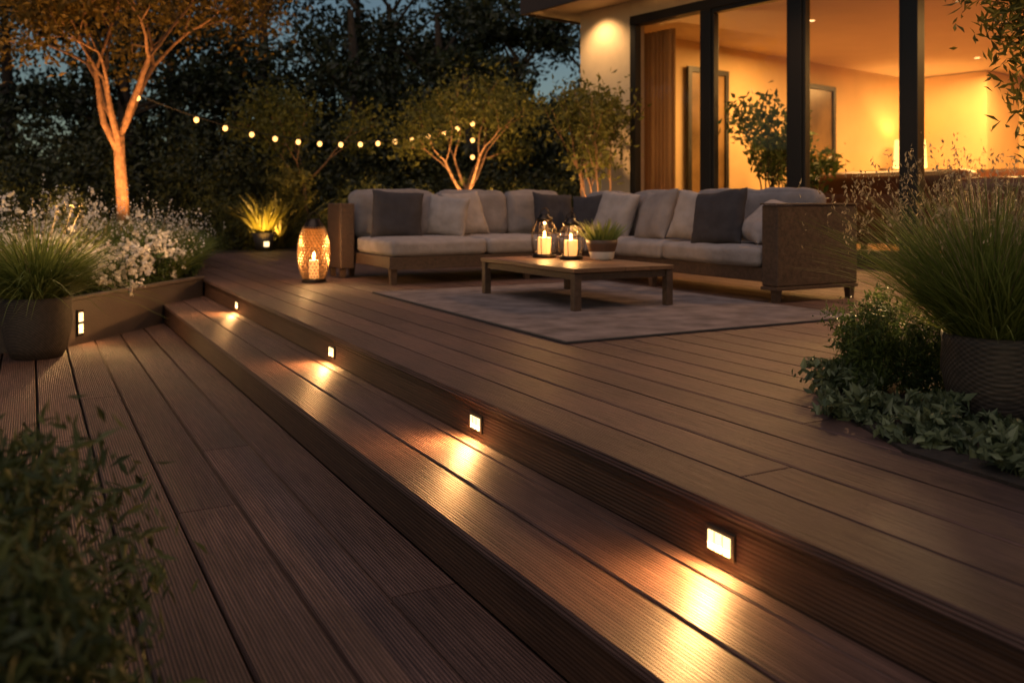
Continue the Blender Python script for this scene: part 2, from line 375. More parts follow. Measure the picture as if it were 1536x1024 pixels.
def pillow(name,c,w,h,t,rz,tilt,mat,parent,roll=0,n=22):
    mb=MB(); g=np.linspace(-1,1,n+1); g=np.sin(g*math.pi/2)
    ph=random.random()*6
    for s in (-1,1):
        v=[];f=[]
        for i in g:
            for j in g:
                x=w/2*i*(1-.07*(1-j*j)*abs(i)); z=h/2*j*(1-.07*(1-i*i)*abs(j))
                y=s*t/2*(max(0,(1-i**4)*(1-j**4)))**.55*(1+.06*math.sin(4*i+ph)+.05*math.sin(5*j-ph))
                v.append((x,y,z))
        for i in range(n):
            for j in range(n):
                k=i*(n+1)+j; q=(k,k+1,k+n+2,k+n+1); f.append(q if s>0 else q[::-1])
        mb.add(v,f)
    o=mb.obj(name,[mat],parent=parent,smooth=True,loc=c)
    o.rotation_euler=(Matrix.Rotation(rz,3,'Z')@Matrix.Rotation(-tilt,3,'X')@Matrix.Rotation(roll,3,'Y')).to_euler()
    finish(o)
    d=o.modifiers.new('w','DISPLACE'); d.texture=WT; d.strength=.03; d.texture_coords='GLOBAL'; d.mid_level=.5
    return o
# ---------------------------------------------------------------- sofa
S=empty('sectional_sofa')
mb=MB()
mb.box(3.08,8.20,.16,5.25,9.62,.275); mb.box(5.25,5.42,.16,6.10,9.62,.275)
mb.obj('base_rail',[WICK],parent=S,bevel=.01)
mb=MB()
mb.box(2.90,9.20,.10,3.06,9.66,.80); mb.box(3.065,9.56,.28,6.14,9.68,.74); mb.box(6.03,5.42,.28,6.15,9.55,.74)
mb.obj('wicker_back_and_arm',[WICK],parent=S,bevel=.012)
mb=MB(); mb.box(5.23,5.24,.13,6.15,5.41,.785); mb.obj('wicker_arm',[WICK],parent=S,bevel=.012)
mb=MB(); mb.box(5.215,5.232,.787,6.16,5.418,.80); mb.box(5.22,5.235,.10,6.155,5.415,.128); mb.box(3.07,8.19,.15,5.24,8.198,.175); mb.obj('trim',[FRAMEW],parent=S,bevel=.004)
mb=MB()
for (x,y) in [(3.10,8.22),(3.10,9.5),(2.91,9.58),(4.6,8.22),(5.24,5.26),(6.08,5.26),(5.26,6.9),(6.05,9.5),(2.91,9.22)]:
    mb.add([(x,y,.155),(x+.07,y,.155),(x+.07,y+.07,.155),(x,y+.07,.155),(x+.01,y+.01,.0),(x+.06,y+.01,.0),(x+.06,y+.06,.0),(x+.01,y+.06,.0)],[(0,1,2,3),(4,7,6,5),(0,4,5,1),(1,5,6,2),(2,6,7,3),(3,7,4,0)])
mb.obj('legs',[FRAMEW],parent=S)
cushion('seat_cushion',3.10,8.18,.278,4.14,9.3,.435,FAB,S); cushion('seat_cushion',4.15,8.18,.278,5.20,9.3,.435,FAB,S)
cushion('seat_cushion',5.21,8.0,.278,6.0,9.3,.435,FAB,S)
cushion('seat_cushion',5.21,6.72,.278,6.0,7.99,.435,FAB,S); cushion('seat_cushion',5.21,5.43,.278,6.0,6.71,.435,FAB,S)
for (cx,w) in [(3.58,.98),(4.55,.9),(5.38,.74)]:
    o=cushion('back_cushion',-w/2,-.11,0,w/2,.11,.50,FABB,S,r=.07,puff=.03,wr=.02); o.location=(cx,9.40,.43); o.rotation_euler=(R(-9),0,0)
for (cy,w) in [(8.6,.8),(7.55,1.05),(6.55,.9),(5.86,.82)]:
    o=cushion('back_cushion',-w/2,-.11,0,w/2,.11,.48,FABB,S,r=.07,puff=.03,wr=.02); o.location=(5.88,cy,.43); o.rotation_euler=(Matrix.Rotation(R(-90),3,'Z')@Matrix.Rotation(R(-9),3,'X')).to_euler()
P=lambda c,w,rz,tilt,m,roll=0,t=.18: pillow('throw_pillow',c,w,w,t,R(rz),R(tilt),m,S,R(roll))
P((3.46,8.98,.67),.56,-12,22,FABD,5); P((3.84,9.14,.67),.48,5,22,FABB,-6)
P((4.03,8.95,.66),.47,-42,18,FAB2,5); P((4.32,9.10,.68),.52,10,20,FAB2,-5)
P((5.48,9.10,.68),.50,-10,18,FABD,4); P((5.74,8.70,.67),.48,-60,20,FABD,-5)
P((5.62,8.02,.68),.52,-72,20,FAB2,6); P((5.54,7.20,.68),.54,-95,22,FABB,-5)
P((5.58,6.62,.67),.50,-64,20,FAB2,9); P((5.42,6.14,.67),.54,-78,22,FABD,-7)
P((5.60,5.74,.64),.48,-102,48,FAB2,9)

# ---------------------------------------------------------------- coffee table
T=empty('coffee_table')
mb=MB()
for i in range(4):
    xa=3.47+i*.228; mb.box(xa,5.47,.292,xa+.225,7.0,.325)
mb.obj('table_top',[TABW],parent=T,bevel=.004)
mb=MB(); mb.box(3.50,5.50,.235,4.36,5.525,.288); mb.box(3.50,6.945,.235,4.36,6.97,.288); mb.box(3.50,5.527,.235,3.525,6.943,.288); mb.box(4.335,5.527,.235,4.36,6.943,.288)
for (x,y) in [(3.48,5.48),(3.48,6.93),(4.32,5.48),(4.32,6.93)]: mb.box(x,y,.014,x+.06,y+.06,.2885)
mb.obj('frame_and_legs',[FRAMEW],parent=T,bevel=.004)

def table_lantern(loc,H,r,ribs=8):
    e=empty('candle_lantern',loc); mb=MB()
    mb.lathe([(0,0),(r*.86,0),(r*.9,.01),(r*.86,.028),(r*.5,.03),(0,.03)])
    hb=H*.80
    prof=lambda t:(r*(.82+.20*math.sin(math.pi*min(1,t*1.05))**1.0) if t<.62 else r*(1.0-.50*((t-.62)/.38)**1.4))
    for k in range(ribs):
        an=2*math.pi*k/ribs
        mb.tube([(prof(t)*math.cos(an),prof(t)*math.sin(an),.02+t*(hb-.02)) for t in np.linspace(0,1,9)],[.0035]*9,n=5)
    for t in (.62,): 
        mb.tube([(prof(t)*math.cos(q),prof(t)*math.sin(q),.02+t*(hb-.02)) for q in np.linspace(0,2*math.pi,25)],[.0035]*25,n=5)
    mb.lathe([(r*.56,hb-.015),(r*.62,hb),(r*.60,hb+.015),(r*.35,hb+.03),(r*.30,hb+.05),(0,hb+.052)])
    mb.tube([(r*.42*math.cos(q),0,hb+.03+r*.62*math.sin(q)) for q in np.linspace(0,math.pi,13)],[.004]*13,n=5)
    mb.obj('metal_cage',[METAL],parent=e,smooth=True)
    mb=MB(); mb.lathe([(r*.72,.03),(r*.9,.08),(r*.93,H*.4),(r*.75,H*.62),(r*.52,hb-.02)]); mb.obj('glass',[GLASS],parent=e,smooth=True)
    mb=MB(); mb.lathe([(r*.50,.03),(r*.50,.03+H*.34),(r*.46,.035+H*.34),(0,.03+H*.33)]); mb.obj('candle',[WAX],parent=e,smooth=True)
    mb=MB(); mb.ico((0,0,.03+H*.41),.013,0,2.2); mb.obj('flame',[FLAME],parent=e,smooth=True)
    light('candle_light','POINT',(0,0,.03+H*.5),11,(1,.48,.15),.02,parent=e)
table_lantern((3.98,6.76,.327),.41,.118); table_lantern((4.04,6.42,.327),.37,.115)

e=empty('potted_succulent',(4.22,6.22,.327)); mb=MB()
mb.lathe([(0,0),(.085,0),(.10,.02),(.108,.07)],mi=0); mb.lathe([(.108,.07),(.128,.13),(.135,.165),(.125,.168),(.11,.13),(0,.13)],mi=1)
mb.obj('pot',[WHITEP,BRNP],parent=e,smooth=True)
mb=MB(); blades(mb,(0,0,.12),130,.09,.24,.022,lean=.75,droop=.12); mb.obj('leaves',[G_GR],parent=e)

# floor lantern
e=empty('floor_lantern',(2.54,8.93,0)); 
prof=[(.105,.03),(.135,.10),(.158,.20),(.165,.30),(.155,.42),(.130,.50),(.105,.555),(.075,.59)]
mb=MB(); n=26; rings=18; zs=np.linspace(.03,.59,rings)
pr=np.interp(zs,[p[1] for p in prof],[p[0] for p in prof]); v=[];f=[]
for i in range(rings):
    for k in range(n):
        q=2*math.pi*(k+.5*(i%2))/n; v.append((pr[i]*math.cos(q),pr[i]*math.sin(q),zs[i]))
for i in range(rings-1):
    for k in range(n):
        a0=i*n+k;a1=i*n+(k+1)%n;b0=(i+1)*n+k;b1=(i+1)*n+(k+1)%n
        if i%2==0: f+= [(a0,a1,b0),(a1,b1,b0)]
        else: f+=[(a0,a1,b1),(a0,b1,b0)]
mb.add(v,f); o=mb.obj('pierced_body',[COPPER],parent=e); w=o.modifiers.new('w','WIREFRAME'); w.thickness=.011; w.use_even_offset=False
mb=MB(); mb.lathe([(0,0),(.12,0),(.125,.015),(.108,.04),(0,.04)]); mb.lathe([(.112,.545),(.085,.60),(.06,.625),(.055,.64),(0,.645)])
mb.tube([(.065*math.cos(q),0,.62+.085*math.sin(q)) for q in np.linspace(0,math.pi,15)],[.006]*15,n=6)
mb.obj('base_and_handle',[METAL],parent=e,smooth=True)
mb=MB(); mb.lathe([(.05,.04),(.05,.22),(.045,.225),(0,.22)],n=20); mb.obj('candle',[WAX],parent=e,smooth=True)
mb=MB(); mb.ico((0,0,.26),.018,0,2.3); mb.obj('flame',[FLAME],parent=e,smooth=True)
light('candle_light','POINT',(0,0,.32),22,(1,.52,.18),.03,parent=e)

# ---------------------------------------------------------------- house
Hs=empty('modern_house',(9.04,6.94,0),R(10.25))
Hs_m=Matrix.Translation((9.04,6.94,0))@Matrix.Rotation(R(10.25),4,'Z')
def place(e,x,y,z,rz=0,sc=1): e.matrix_world=Hs_m@Matrix.Translation((x,y,z))@Matrix.Rotation(R(rz),4,'Z')@Matrix.Scale(sc,4)
zs_=3.95
mb=MB()
mb.box(-.05,-9,-.4,12,5.6,.03,3)
mb.box(0,4.48,.03,.30,5.63,zs_,0)
mb.box(.3,5.38,.03,12,5.63,zs_,0)
mb.box(.012,-9,3.70,.30,4.478,zs_,0)
mb.obj('exterior_walls',[CREAM,BLACK,CEIL,FASCIA],parent=Hs)
mb=MB(); mb.box(-.72,-9.6,zs_+.002,12.5,6.2,zs_+.05,0); mb.obj('soffit',[SOFFIT],parent=Hs)
mb=MB(); mb.box(-.78,-9.7,zs_-.03,-.725,6.26,zs_+.28,0); mb.box(-.72,6.205,zs_-.03,12.5,6.26,zs_+.28,0); mb.box(-.72,-9.6,zs_+.052,12.5,6.2,zs_+.25,0); mb.obj('roof_fascia',[FASCIA],parent=Hs)
mb=MB()
mb.box(.31,4.9,.035,11,5.3,3.62,0); mb.box(11,-9,.035,11.2,5.3,3.62,0); mb.box(.31,-9.2,.035,11,-9.0,3.62,0)
mb.box(.31,-9,3.60,11,4.9,3.66,1); mb.box(.0,-9,.032,11,4.9,.045,2)
mb.box(9.4,3.2,.05,10.98,4.88,3.58,0)
mb.box(.32,4.86,.05,9.38,4.896,.16,1)
mb.obj('interior',[INWALL,CEIL,INFLOOR],parent=Hs)
mb=MB()
for s in (-7.65,-6.12,-4.6,-3.07,-1.54,0,1.53,3.0): mb.box(-.03,s-.095,.15,.14,s+.095,3.56,0)
mb.box(-.03,4.36,.15,.10,4.475,3.56); mb.box(-.035,-9,3.562,.145,4.477,3.70); mb.box(-.035,-9,.05,.145,4.477,.148)
for s0,s1 in ((-.095+1.53+.19,3.0-.095),(.095,1.53-.095)):
    mb.box(-.01,s0,.152,.10,s0+.045,3.558); mb.box(-.01,s1-.045,.152,.10,s1,3.558); mb.box(-.01,s0+.045,3.50,.10,s1-.045,3.558); mb.box(-.01,s0+.045,.152,.10,s1-.045,.23)
mb.obj('window_frames',[BLACK],parent=Hs,bevel=.006)
mb=MB(); mb.add([(.055,-9,.15),(.055,4.36,.15),(.055,4.36,3.56),(.055,-9,3.56)],[(0,1,2,3)]); mb.obj('glazing',[GLASS],parent=Hs)
mb=MB(); v=[];f=[]; nc=110
for i in range(nc+1):
    y=4.88-.95*i/nc; xx=.42+.040*math.sin(i*.62)+.014*math.sin(i*1.4+1)
    v+=[(xx,y,.17),(xx,y,3.5)]
for i in range(nc): f.append((2*i,2*i+2,2*i+3,2*i+1))
mb.add(v,f); mb.obj('curtain',[leaf_mat('curtain_fabric',(.26,.16,.085),(.26,.16,.085),.4,.9)],parent=Hs,smooth=True)
DOORP=simple('door_amber',(.20,.12,.05),.25,noise=.5,nscale=1.3)
for (xa,xb) in [(1.75,2.85),(5.2,6.3)]:
    mb=MB(); mb.box(xa,4.80,.05,xa+.09,4.855,3.15); mb.box(xb-.09,4.80,.05,xb,4.855,3.15); mb.box(xa+.09,4.80,3.06,xb-.09,4.855,3.15)
    mb.box(xa+.09,4.835,.05,xb-.09,4.85,3.06,1); mb.obj('inner_door',[BLACK,DOORP],parent=Hs)
mb=MB()
for x in (2.0,4.8,7.6):
    for y in (-5.5,-2.8,-.2,2.6): mb.lathe([(.055,3.594),(0,3.593)],c=(x,y,0),n=16)
mb.obj('downlights',[GLOW],parent=Hs)
for (x,y,en) in [(3,3.0,250),(5.5,.4,310),(3,-2.8,270),(8.3,2.3,320)]:
    light('room_light','AREA',(x,y,3.5),en,(1,.53,.16),1.6,aim=(0,0,-1),parent=Hs,size_y=1.6)
light('soffit_light','SPOT',(-.4,5.05,3.88),85,(1,.58,.24),.05,aim=(.25,0,-1),parent=Hs,spot=120)
light('soffit_light','SPOT',(-.4,1.4,3.88),330,(1,.50,.21),.12,aim=(-.75,0,-1),parent=Hs,spot=135)
light('soffit_light','SPOT',(-.4,-3.0,3.88),380,(1,.50,.21),.12,aim=(-.9,0,-1),parent=Hs,spot=135)
LEATH=simple('brown_leather',(.13,.045,.02),.35,noise=.25,nscale=8)
e=empty('leather_sofa'); place(e,2.7,1.25,.045,172,1.3)
cushion('seat',-.5,-.95,.15,.5,.95,.48,LEATH,e,r=.06); cushion('back',.42,-1.0,.15,.7,1.0,.92,LEATH,e,r=.10)
cushion('arm',-.5,-1.2,.1,.66,-.96,.68,LEATH,e,r=.09); cushion('arm',-.5,.96,.1,.66,1.2,.68,LEATH,e,r=.09)
mb=MB(); [mb.box(x,y,0,x+.06,y+.06,.15) for x in(-.45,.55) for y in(-1.1,1.05)]; mb.obj('legs',[BLACK],parent=e)
e=empty('leather_armchair'); place(e,1.3,-.5,.045,200,1.1)
cushion('seat',-.4,-.4,.18,.4,.4,.46,LEATH,e,r=.06); cushion('back',.32,-.45,.18,.56,.45,.95,LEATH,e,r=.09)
cushion('arm',-.4,-.52,.18,.5,-.38,.66,LEATH,e,r=.06); cushion('arm',-.4,.38,.18,.5,.52,.66,LEATH,e,r=.06)
mb=MB(); [mb.box(x,y,0,x+.05,y+.05,.18) for x in(-.38,.45) for y in(-.42,.38)]; mb.obj('legs',[BLACK],parent=e)
CW=simple('console_wood',(.12,.06,.03),.4,noise=.3)
e=empty('console_table'); place(e,8.0,4.4,.045)
mb=MB(); mb.box(-1.1,-.25,.95,1.1,.25,1.01); mb.box(-1.1,-.25,0,-1.0,.25,.95); mb.box(1.0,-.25,0,1.1,.25,.95); mb.box(-1,-.2,.3,1,.2,.34); mb.obj('top_and_sides',[CW],parent=e,bevel=.005)
SHADE=simple('lampshade',(.9,.7,.4),.8,emit=(1,.62,.22),estr=1.7)
e=empty('table_lamp'); place(e,8.5,4.4,1.06)
mb=MB(); mb.lathe([(0,0),(.12,0),(.13,.03),(.05,.06),(.10,.22),(.11,.32),(.02,.45),(.02,.55)]); mb.obj('lamp_base',[BRNP],parent=e,smooth=True)
mb=MB(); mb.lathe([(.34,.5),(.30,1.1)]); mb.obj('shade',[SHADE],parent=e,smooth=True)
light('lamp_light','POINT',(0,0,.8),60,(1,.6,.22),.1,parent=e)
e=empty('vase'); place(e,7.4,4.4,1.06); mb=MB(); mb.lathe([(0,0),(.10,0),(.17,.15),(.15,.30),(.07,.42),(.09,.46),(.07,.46),(0,.40)]); mb.obj('body',[BRNP],parent=e,smooth=True)
e=empty('tall_cabinet'); place(e,9.15,3.0,.045); mb=MB(); mb.box(-.3,-.9,0,.22,.15,1.45); mb.box(-.315,-.88,.05,-.302,-.39,1.40,1); mb.box(-.315,-.36,.05,-.302,.13,1.40,1); mb.obj('carcass_and_doors',[CW,LEATH],parent=e,bevel=.005)
e=empty('dining_table'); place(e,6.2,2.4,.045,10)
mb=MB(); mb.box(-.55,-1.0,.82,.55,1.0,.87); [mb.box(x,y,0,x+.07,y+.07,.82) for x in(-.5,.43) for y in(-.95,.88)]; mb.obj('top_and_legs',[CW],parent=e,bevel=.005)
for k,(dx,dy,rz) in enumerate([(-.8,-.5,180),(-.8,.4,180),(.8,-.5,0),(.8,.4,0)]):
    e=empty('dining_chair'); place(e,6.2+dx,2.4+dy,.045,rz+10,1.15)
    mb=MB(); mb.box(-.22,-.22,.42,.22,.22,.46); [mb.box(x,y,0,x+.035,y+.035,.42) for x in(-.22,.185) for y in(-.22,.185)]
    mb.box(.185,-.22,.46,.22,-.185,1.02); mb.box(.185,.185,.46,.22,.22,1.02); mb.box(.19,-.185,.62,.215,.185,1.0); mb.obj('chair_frame',[CW],parent=e,bevel=.004)
e=empty('indoor_bowl'); place(e,6.2,2.4,.92); mb=MB(); mb.lathe([(0,0),(.08,0),(.22,.12),(.21,.12),(.07,.02),(0,.02)]); mb.obj('body',[WHITEP],parent=e,smooth=True)
def reflection_plant(lx,ly,h,nl=700):  # plants added behind the glass to stand in for garden reflections
    e=empty('reflection_plant'); place(e,lx,ly,.045)
    mb=MB(); mb.lathe([(0,0),(.15,0),(.21,.34),(.19,.34),(.17,.3),(0,.3)]); mb.obj('pot',[BRNP],parent=e,smooth=True)
    mb=MB(); tips=[]
    for k in range(5): branch(mb,(0,0,.3),(random.gauss(0,.12),random.gauss(0,.12),1),h*.42,.016,2,tips,n=2,spread=.34,mi=0,sides=5)
    tp=np.array(tips)[rng.integers(0,len(tips),nl)]+rng.normal(size=(nl,3))*.07
    leaves(mb,tp,.13,.40,1); mb.obj('stems_and_leaves',[BARKD,L_GR],parent=e)
reflection_plant(.9,2.6,2.1,1000); reflection_plant(1.5,2.2,1.3,500); reflection_plant(3.2,4.0,1.9)

# ---------------------------------------------------------------- trees
def tree(name,base,th,tr,L,lev,spread,nb,nleaf,ls,lm,bm_=BARK,up=.25,sig=.16,ini=.45,first=4,shrink=.72,split=None):
    mb=MB(); tips=[]; b=Vector(base)
    pts=[b+Vector((0,0,th*t))+Vector((.03*math.sin(5*t),.03*math.cos(4*t),0)) for t in np.linspace(0,1,8)]
    mb.tube(pts,[tr*(1.35-.35*min(1,t*6))*(1-.25*t) for t in np.linspace(0,1,8)],n=12)
    ph=random.random()*6
    for k in range(first):
        a=ph+2*math.pi*k/first+random.gauss(0,.2)
        branch(mb,pts[-1] if k<3 else pts[-2],(math.cos(a)*ini,math.sin(a)*ini,1),L*random.uniform(.85,1.15),tr*.55,lev,tips,up,nb,spread,0,8,shrink)
    tp=np.array(tips); idx=rng.integers(0,len(tp),nleaf); C=tp[idx]+rng.normal(size=(nleaf,3))*sig
    leaves(mb,C,ls,.5,1,updir=(0,0,-.3)); return mb.obj(name,[bm_,lm])
tree('amber_tree',(1.26,15.2,-.05),1.9,.105,1.35,4,.66,2,19000,.11,L_OR,ini=.65,first=5,sig=.24,shrink=.76)
tree('vase_tree',(7.35,15.35,-.05),1.05,.06,.88,3,.5,2,5400,.10,L_OL,ini=.75,first=5,sig=.17,shrink=.7)
tree('vase_tree',(5.0,18.2,-.05),1.2,.05,.85,3,.5,2,3600,.11,L_OL,ini=.7,first=4,sig=.20,shrink=.7)
light('tree_uplight','SPOT',(1.45,14.2,.15),480,(1,.46,.14),.05,aim=(-.05,.35,1),spot=95)
light('tree_uplight','SPOT',(.3,14.3,.15),460,(1,.46,.14),.05,aim=(.15,.3,1),spot=110)
light('tree_uplight','SPOT',(7.1,14.4,.1),460,(1,.52,.17),.05,aim=(.1,.4,1),spot=95)

mb=MB(); tips=[]
for k in range(8):
    branch(mb,(7.45+random.gauss(0,.12),11.2+random.gauss(0,.12),0.3),(random.gauss(0,.07),random.gauss(0,.07),1),.98,.018,2,tips,up=.7,n=2,spread=.24,sides=5)
tp=np.array(tips); C=tp[rng.integers(0,len(tp),3400)]+rng.normal(size=(3400,3))*np.array([.13,.13,.10])
leaves(mb,C,.11,.36,1)
o=mb.obj('tall_shrub',[BARK,L_OL])
mb=MB(); mb.lathe([(0,0),(.22,0),(.30,.45),(.27,.45),(.25,.38),(0,.38)],c=(7.45,11.2,0)); mb.obj('pot',[POTD],parent=o,smooth=True)
light('shrub_uplight','SPOT',(7.0,10.7,.1),220,(1,.53,.19),.04,aim=(.25,.3,1),spot=95)

# string lights
mb=MB(); e=empty('string_lights')
A=Vector((1.49,15.1,2.5)); B=Vector((7.37,15.2,2.35))
def cat(t): p=A.lerp(B,t); p.z-=4*.55*t*(1-t); return p
mb.tube([cat(t) for t in np.linspace(0,1,50)],[.008]*50,n=4); mb.tube([B,B-Vector((0,0,.7))],[.008]*2,n=4)
ts=[0,.15,.227,.30,.366,.433,.497,.561,.622,.678,.734,.79,.845,.9,.946,1.0]
bp=[cat(t)-Vector((0,0,.05)) for t in ts]+[B-Vector((0,0,.36)),B-Vector((0,0,.68))]
for p in bp: mb.tube([p+Vector((0,0,.08)),p+Vector((0,0,.03))],[.018,.018],n=6)
mb.obj('cable',[BLACK],parent=e)
mb=MB()
for p in bp: mb.ico(p,.040,0,1.15)
mb.obj('bulbs',[BULB],parent=e,smooth=True)

# ---------------------------------------------------------------- background trees, added backdrop ridge, hedge
def camw(lat,d,z=0): return (.475*d+.88*lat,.88*d-.475*lat,z)
mb=MB(); v=[];f=[]; K=90
for i in range(K+1):
    t=i/K; xx=-75+150*t; yy=44-abs(t-.5)*18
    hz=4.6+1.5*math.sin(t*9)+.7*math.sin(t*31+1)+random.uniform(-.35,.35)
    v+=[(xx,yy-9,-.4),(xx,yy-3,hz*.7+random.uniform(-.3,.3)),(xx,yy,hz),(xx,yy+14,hz*.8)]
for i in range(K):
    for j in range(3): k=4*i+j; f.append((k,k+4,k+5,k+1))
mb.add(v,f); mb.obj('horizon_mask_ridge',[simple('mask_ridge_dark',(.012,.018,.008),1,noise=.7,nscale=.8,bump=1,bscale=2,spec=0)])  # dark ridge added to block the bright sky low between the trees
mb=MB()
trees=[(-16,24,9.5),(-13,28,11),(-10,23,7.5),(-7.5,27,11),(-4.2,24,8.0),(-2.2,28,9.0),(.2,25,6.5),(2.6,30,7.8),(5,34,8),(-20,22,9),(-24,26,10),(-5.6,33,12),(-13,34,13),(-9.5,31,12),(-1.2,35,10),(-1,22,5.5),(8,38,10),(-17,30,12),(-4.0,30,10)]
for (la,d,h) in trees:
    b=camw(la,d); tips=[]
    mb.tube([(b[0],b[1],-.1),(b[0]+.1,b[1],h*.3),(b[0]-.1,b[1]+.1,h*.75)],[.28,.22,.08],n=8,mi=0)
    for k in range(13):
        a=random.random()*6.28; z=h*random.uniform(.12,.95); q=(1-abs(z/h-.5))*h*.30
        c=(b[0]+math.cos(a)*q*random.uniform(.3,1),b[1]+math.sin(a)*q*random.uniform(.3,1),z)
        mb.tube([(b[0],b[1],z*.8),c],[.07,.02],n=5,mi=0,cap=False)
        rr=random.uniform(.9,1.5)*h/9
        leaves(mb,blob(c,(rr*1.3,rr*1.3,rr*.7),640,clumps=22,sig=.19),.20,.5,1)
mb.obj('background_trees',[BARKD,L_DK])
mb=MB()
for la in np.arange(-15,3.6,.85):
    d=18.6+random.uniform(-.7,.9); h=random.uniform(1.2,2.1)
    b=camw(la,d); leaves(mb,blob((b[0],b[1],h*.5),(.85,.85,h*.6),1800,clumps=60,sig=.13),.12,.45,0)
for la in np.arange(-18,5,1.3):
    d=21+random.uniform(-.5,.9); h=random.uniform(2.3,3.3)
    b=camw(la,d); leaves(mb,blob((b[0],b[1],h*.5),(1.1,1.1,h*.6),1500,clumps=50,sig=.15),.18,.45,0)
mb.obj('garden_hedge',[L_HG])
mb=MB()
for (la,d,h,r) in [(-9,16.2,1.5,.8),(-7.8,15.8,1.1,.6),(-5.6,17,1.2,.7),(-5.0,15.9,.5,.45),(-3.6,16.5,.6,.5),(-3.0,15.8,.35,.4),(-4.5,15.9,.38,.35),(-6.0,14.9,.55,.45),(1.0,17,1.3,.7),(1.9,16,1.3,.6),(-1.8,16.4,1.1,.6),(-.8,17,1.2,.7),(-5.3,14.6,.4,.35),(-2.6,17,1.3,.6),(0,16.6,1.1,.5)]:
    b=camw(la,d); leaves(mb,blob((b[0],b[1],h*.45),(r,r,h*.6),1300,clumps=50,sig=.13),.085,.4,0)
mb.obj('garden_shrubs',[leaf_mat('mid_shrub_leaves',(.035,.045,.012),(.16,.15,.04),.3)])
for la,d in ((-2.4,15.6),(-.2,15.6),(-7.2,14.6)):
    light('garden_uplight','SPOT',(*camw(la,d)[:2],.1),150,(1,.57,.21),.04,aim=(.3,.8,.9),spot=130)

e=empty('uplit_spiky_plant',(3.52,15.45,0)); mb=MB(); mb.lathe([(0,0),(.13,0),(.19,.30),(.17,.30),(.15,.26),(0,.26)]); mb.obj('pot',[POTD],parent=e,smooth=True)
mb=MB(); blades(mb,(0,0,.26),130,.1,.66,.045,lean=.7,droop=.12); mb.obj('leaves',[leaf_mat('lit_leaves',(.18,.16,.03),(.34,.29,.06),.4)],parent=e)
light('plant_uplight','SPOT',(-.05,-.42,.10),75,(1,.54,.10),.03,aim=(0,.5,1),parent=e,spot=85)
mb=MB(); mb.box(-.04,-.24,.07,.04,-.20,.15); mb.obj('lamp_lens',[GLOW],parent=e)
mb=MB(); b=camw(-4.25,16.3); blades(mb,(b[0],b[1],0),200,.25,1.25,.05,lean=.7,droop=.45); 
for zz in (.5,.8,1.1,1.3): leaves(mb,blob((b[0]+.2,b[1],zz),(.48,.45,.3),350,clumps=30,sig=.15),.12,.35,0)
mb.obj('arching_shrub',[leaf_mat('arch_leaves',(.10,.09,.02),(.26,.22,.05),.3)])
light('garden_uplight','SPOT',(*camw(-4.3,15.6)[:2],.1),150,(1,.54,.16),.04,aim=(0.15,.5,1),spot=110)

# ---------------------------------------------------------------- left flower bed
mb=MB(); heads=[]
for (x,y,h,r) in [(-.55,9.3,.74,.2),(-.1,9.0,.60,.2),(.35,9.6,.78,.22),(.7,10.2,.82,.22),(1.05,10.5,.75,.2),(1.35,10.8,.6,.18),(-.9,10,.9,.25),(.2,10.6,.85,.22),(1.6,11.6,.6,.2),(1.75,12.6,.55,.2),(-.3,8.55,.55,.15),(.45,9.1,.45,.15),(1.2,9.95,.5,.15)]:
    blades(mb,(x,y,-.02),560,r,h,.014,lean=.7,droop=.35,mi=0)
    tp=blades(mb,(x,y,-.02),42,r*.8,h*1.15,.006,lean=.55,droop=.15,mi=1); heads.append(tp)
mb.obj('flower_bed_grasses',[G_GR,G_DR])
mb=MB()
H_=np.concatenate(heads); H2=np.repeat(H_,6,0)+rng.normal(size=(len(H_)*6,3))*np.array([.012,.012,.055]); leaves(mb,H2,.026,.6,0,updir=(0,0,1))
for (x,y,z,r,n) in [(.50,8.80,.24,.26,640),(.78,9.12,.28,.28,760),(1.02,9.45,.28,.27,640),(1.28,9.80,.20,.22,420),(.22,8.55,.40,.24,360),(-.3,8.8,.58,.36,420),(.4,9.5,.60,.4,360),(.72,8.92,.08,.20,450),(1.0,9.6,.50,.3,220),(-.8,9.0,.66,.3,260)]:
    cc=blob((x,y,z),(r,r,r*.85),n//4,clumps=40,sig=.10)
    cc=np.repeat(cc,4,0)+rng.normal(size=(len(cc)*4,3))*.010
    leaves(mb,cc,.034,.9,0)
mb.obj('white_flowers',[PETAL])
mb=MB()
for (x,y,z,r) in [(.50,8.95,.16,.30),(.80,9.3,.20,.32),(1.1,9.7,.18,.30),(.2,8.8,.2,.3),(-.4,8.8,.25,.4),(1.5,10.9,.2,.3),(1.7,12,.2,.35),(2.0,13.2,.2,.35),(-1.2,9.2,.4,.6),(-2.2,9.5,.5,.8),(1.45,10.3,.15,.25)]:
    leaves(mb,blob((x,y,z),(r,r,r*.9),1200,clumps=50,sig=.12),.05,.4,0)
mb.obj('bed_foliage',[L_GR])
light('bed_fill_point','POINT',(1.35,9.0,.55),10,(1,.56,.22),.08)  # bare point fills added in mid-air to warm the bed, no fixtures
light('bed_fill_point','POINT',(.30,8.05,.75),16,(1,.56,.22),.08)
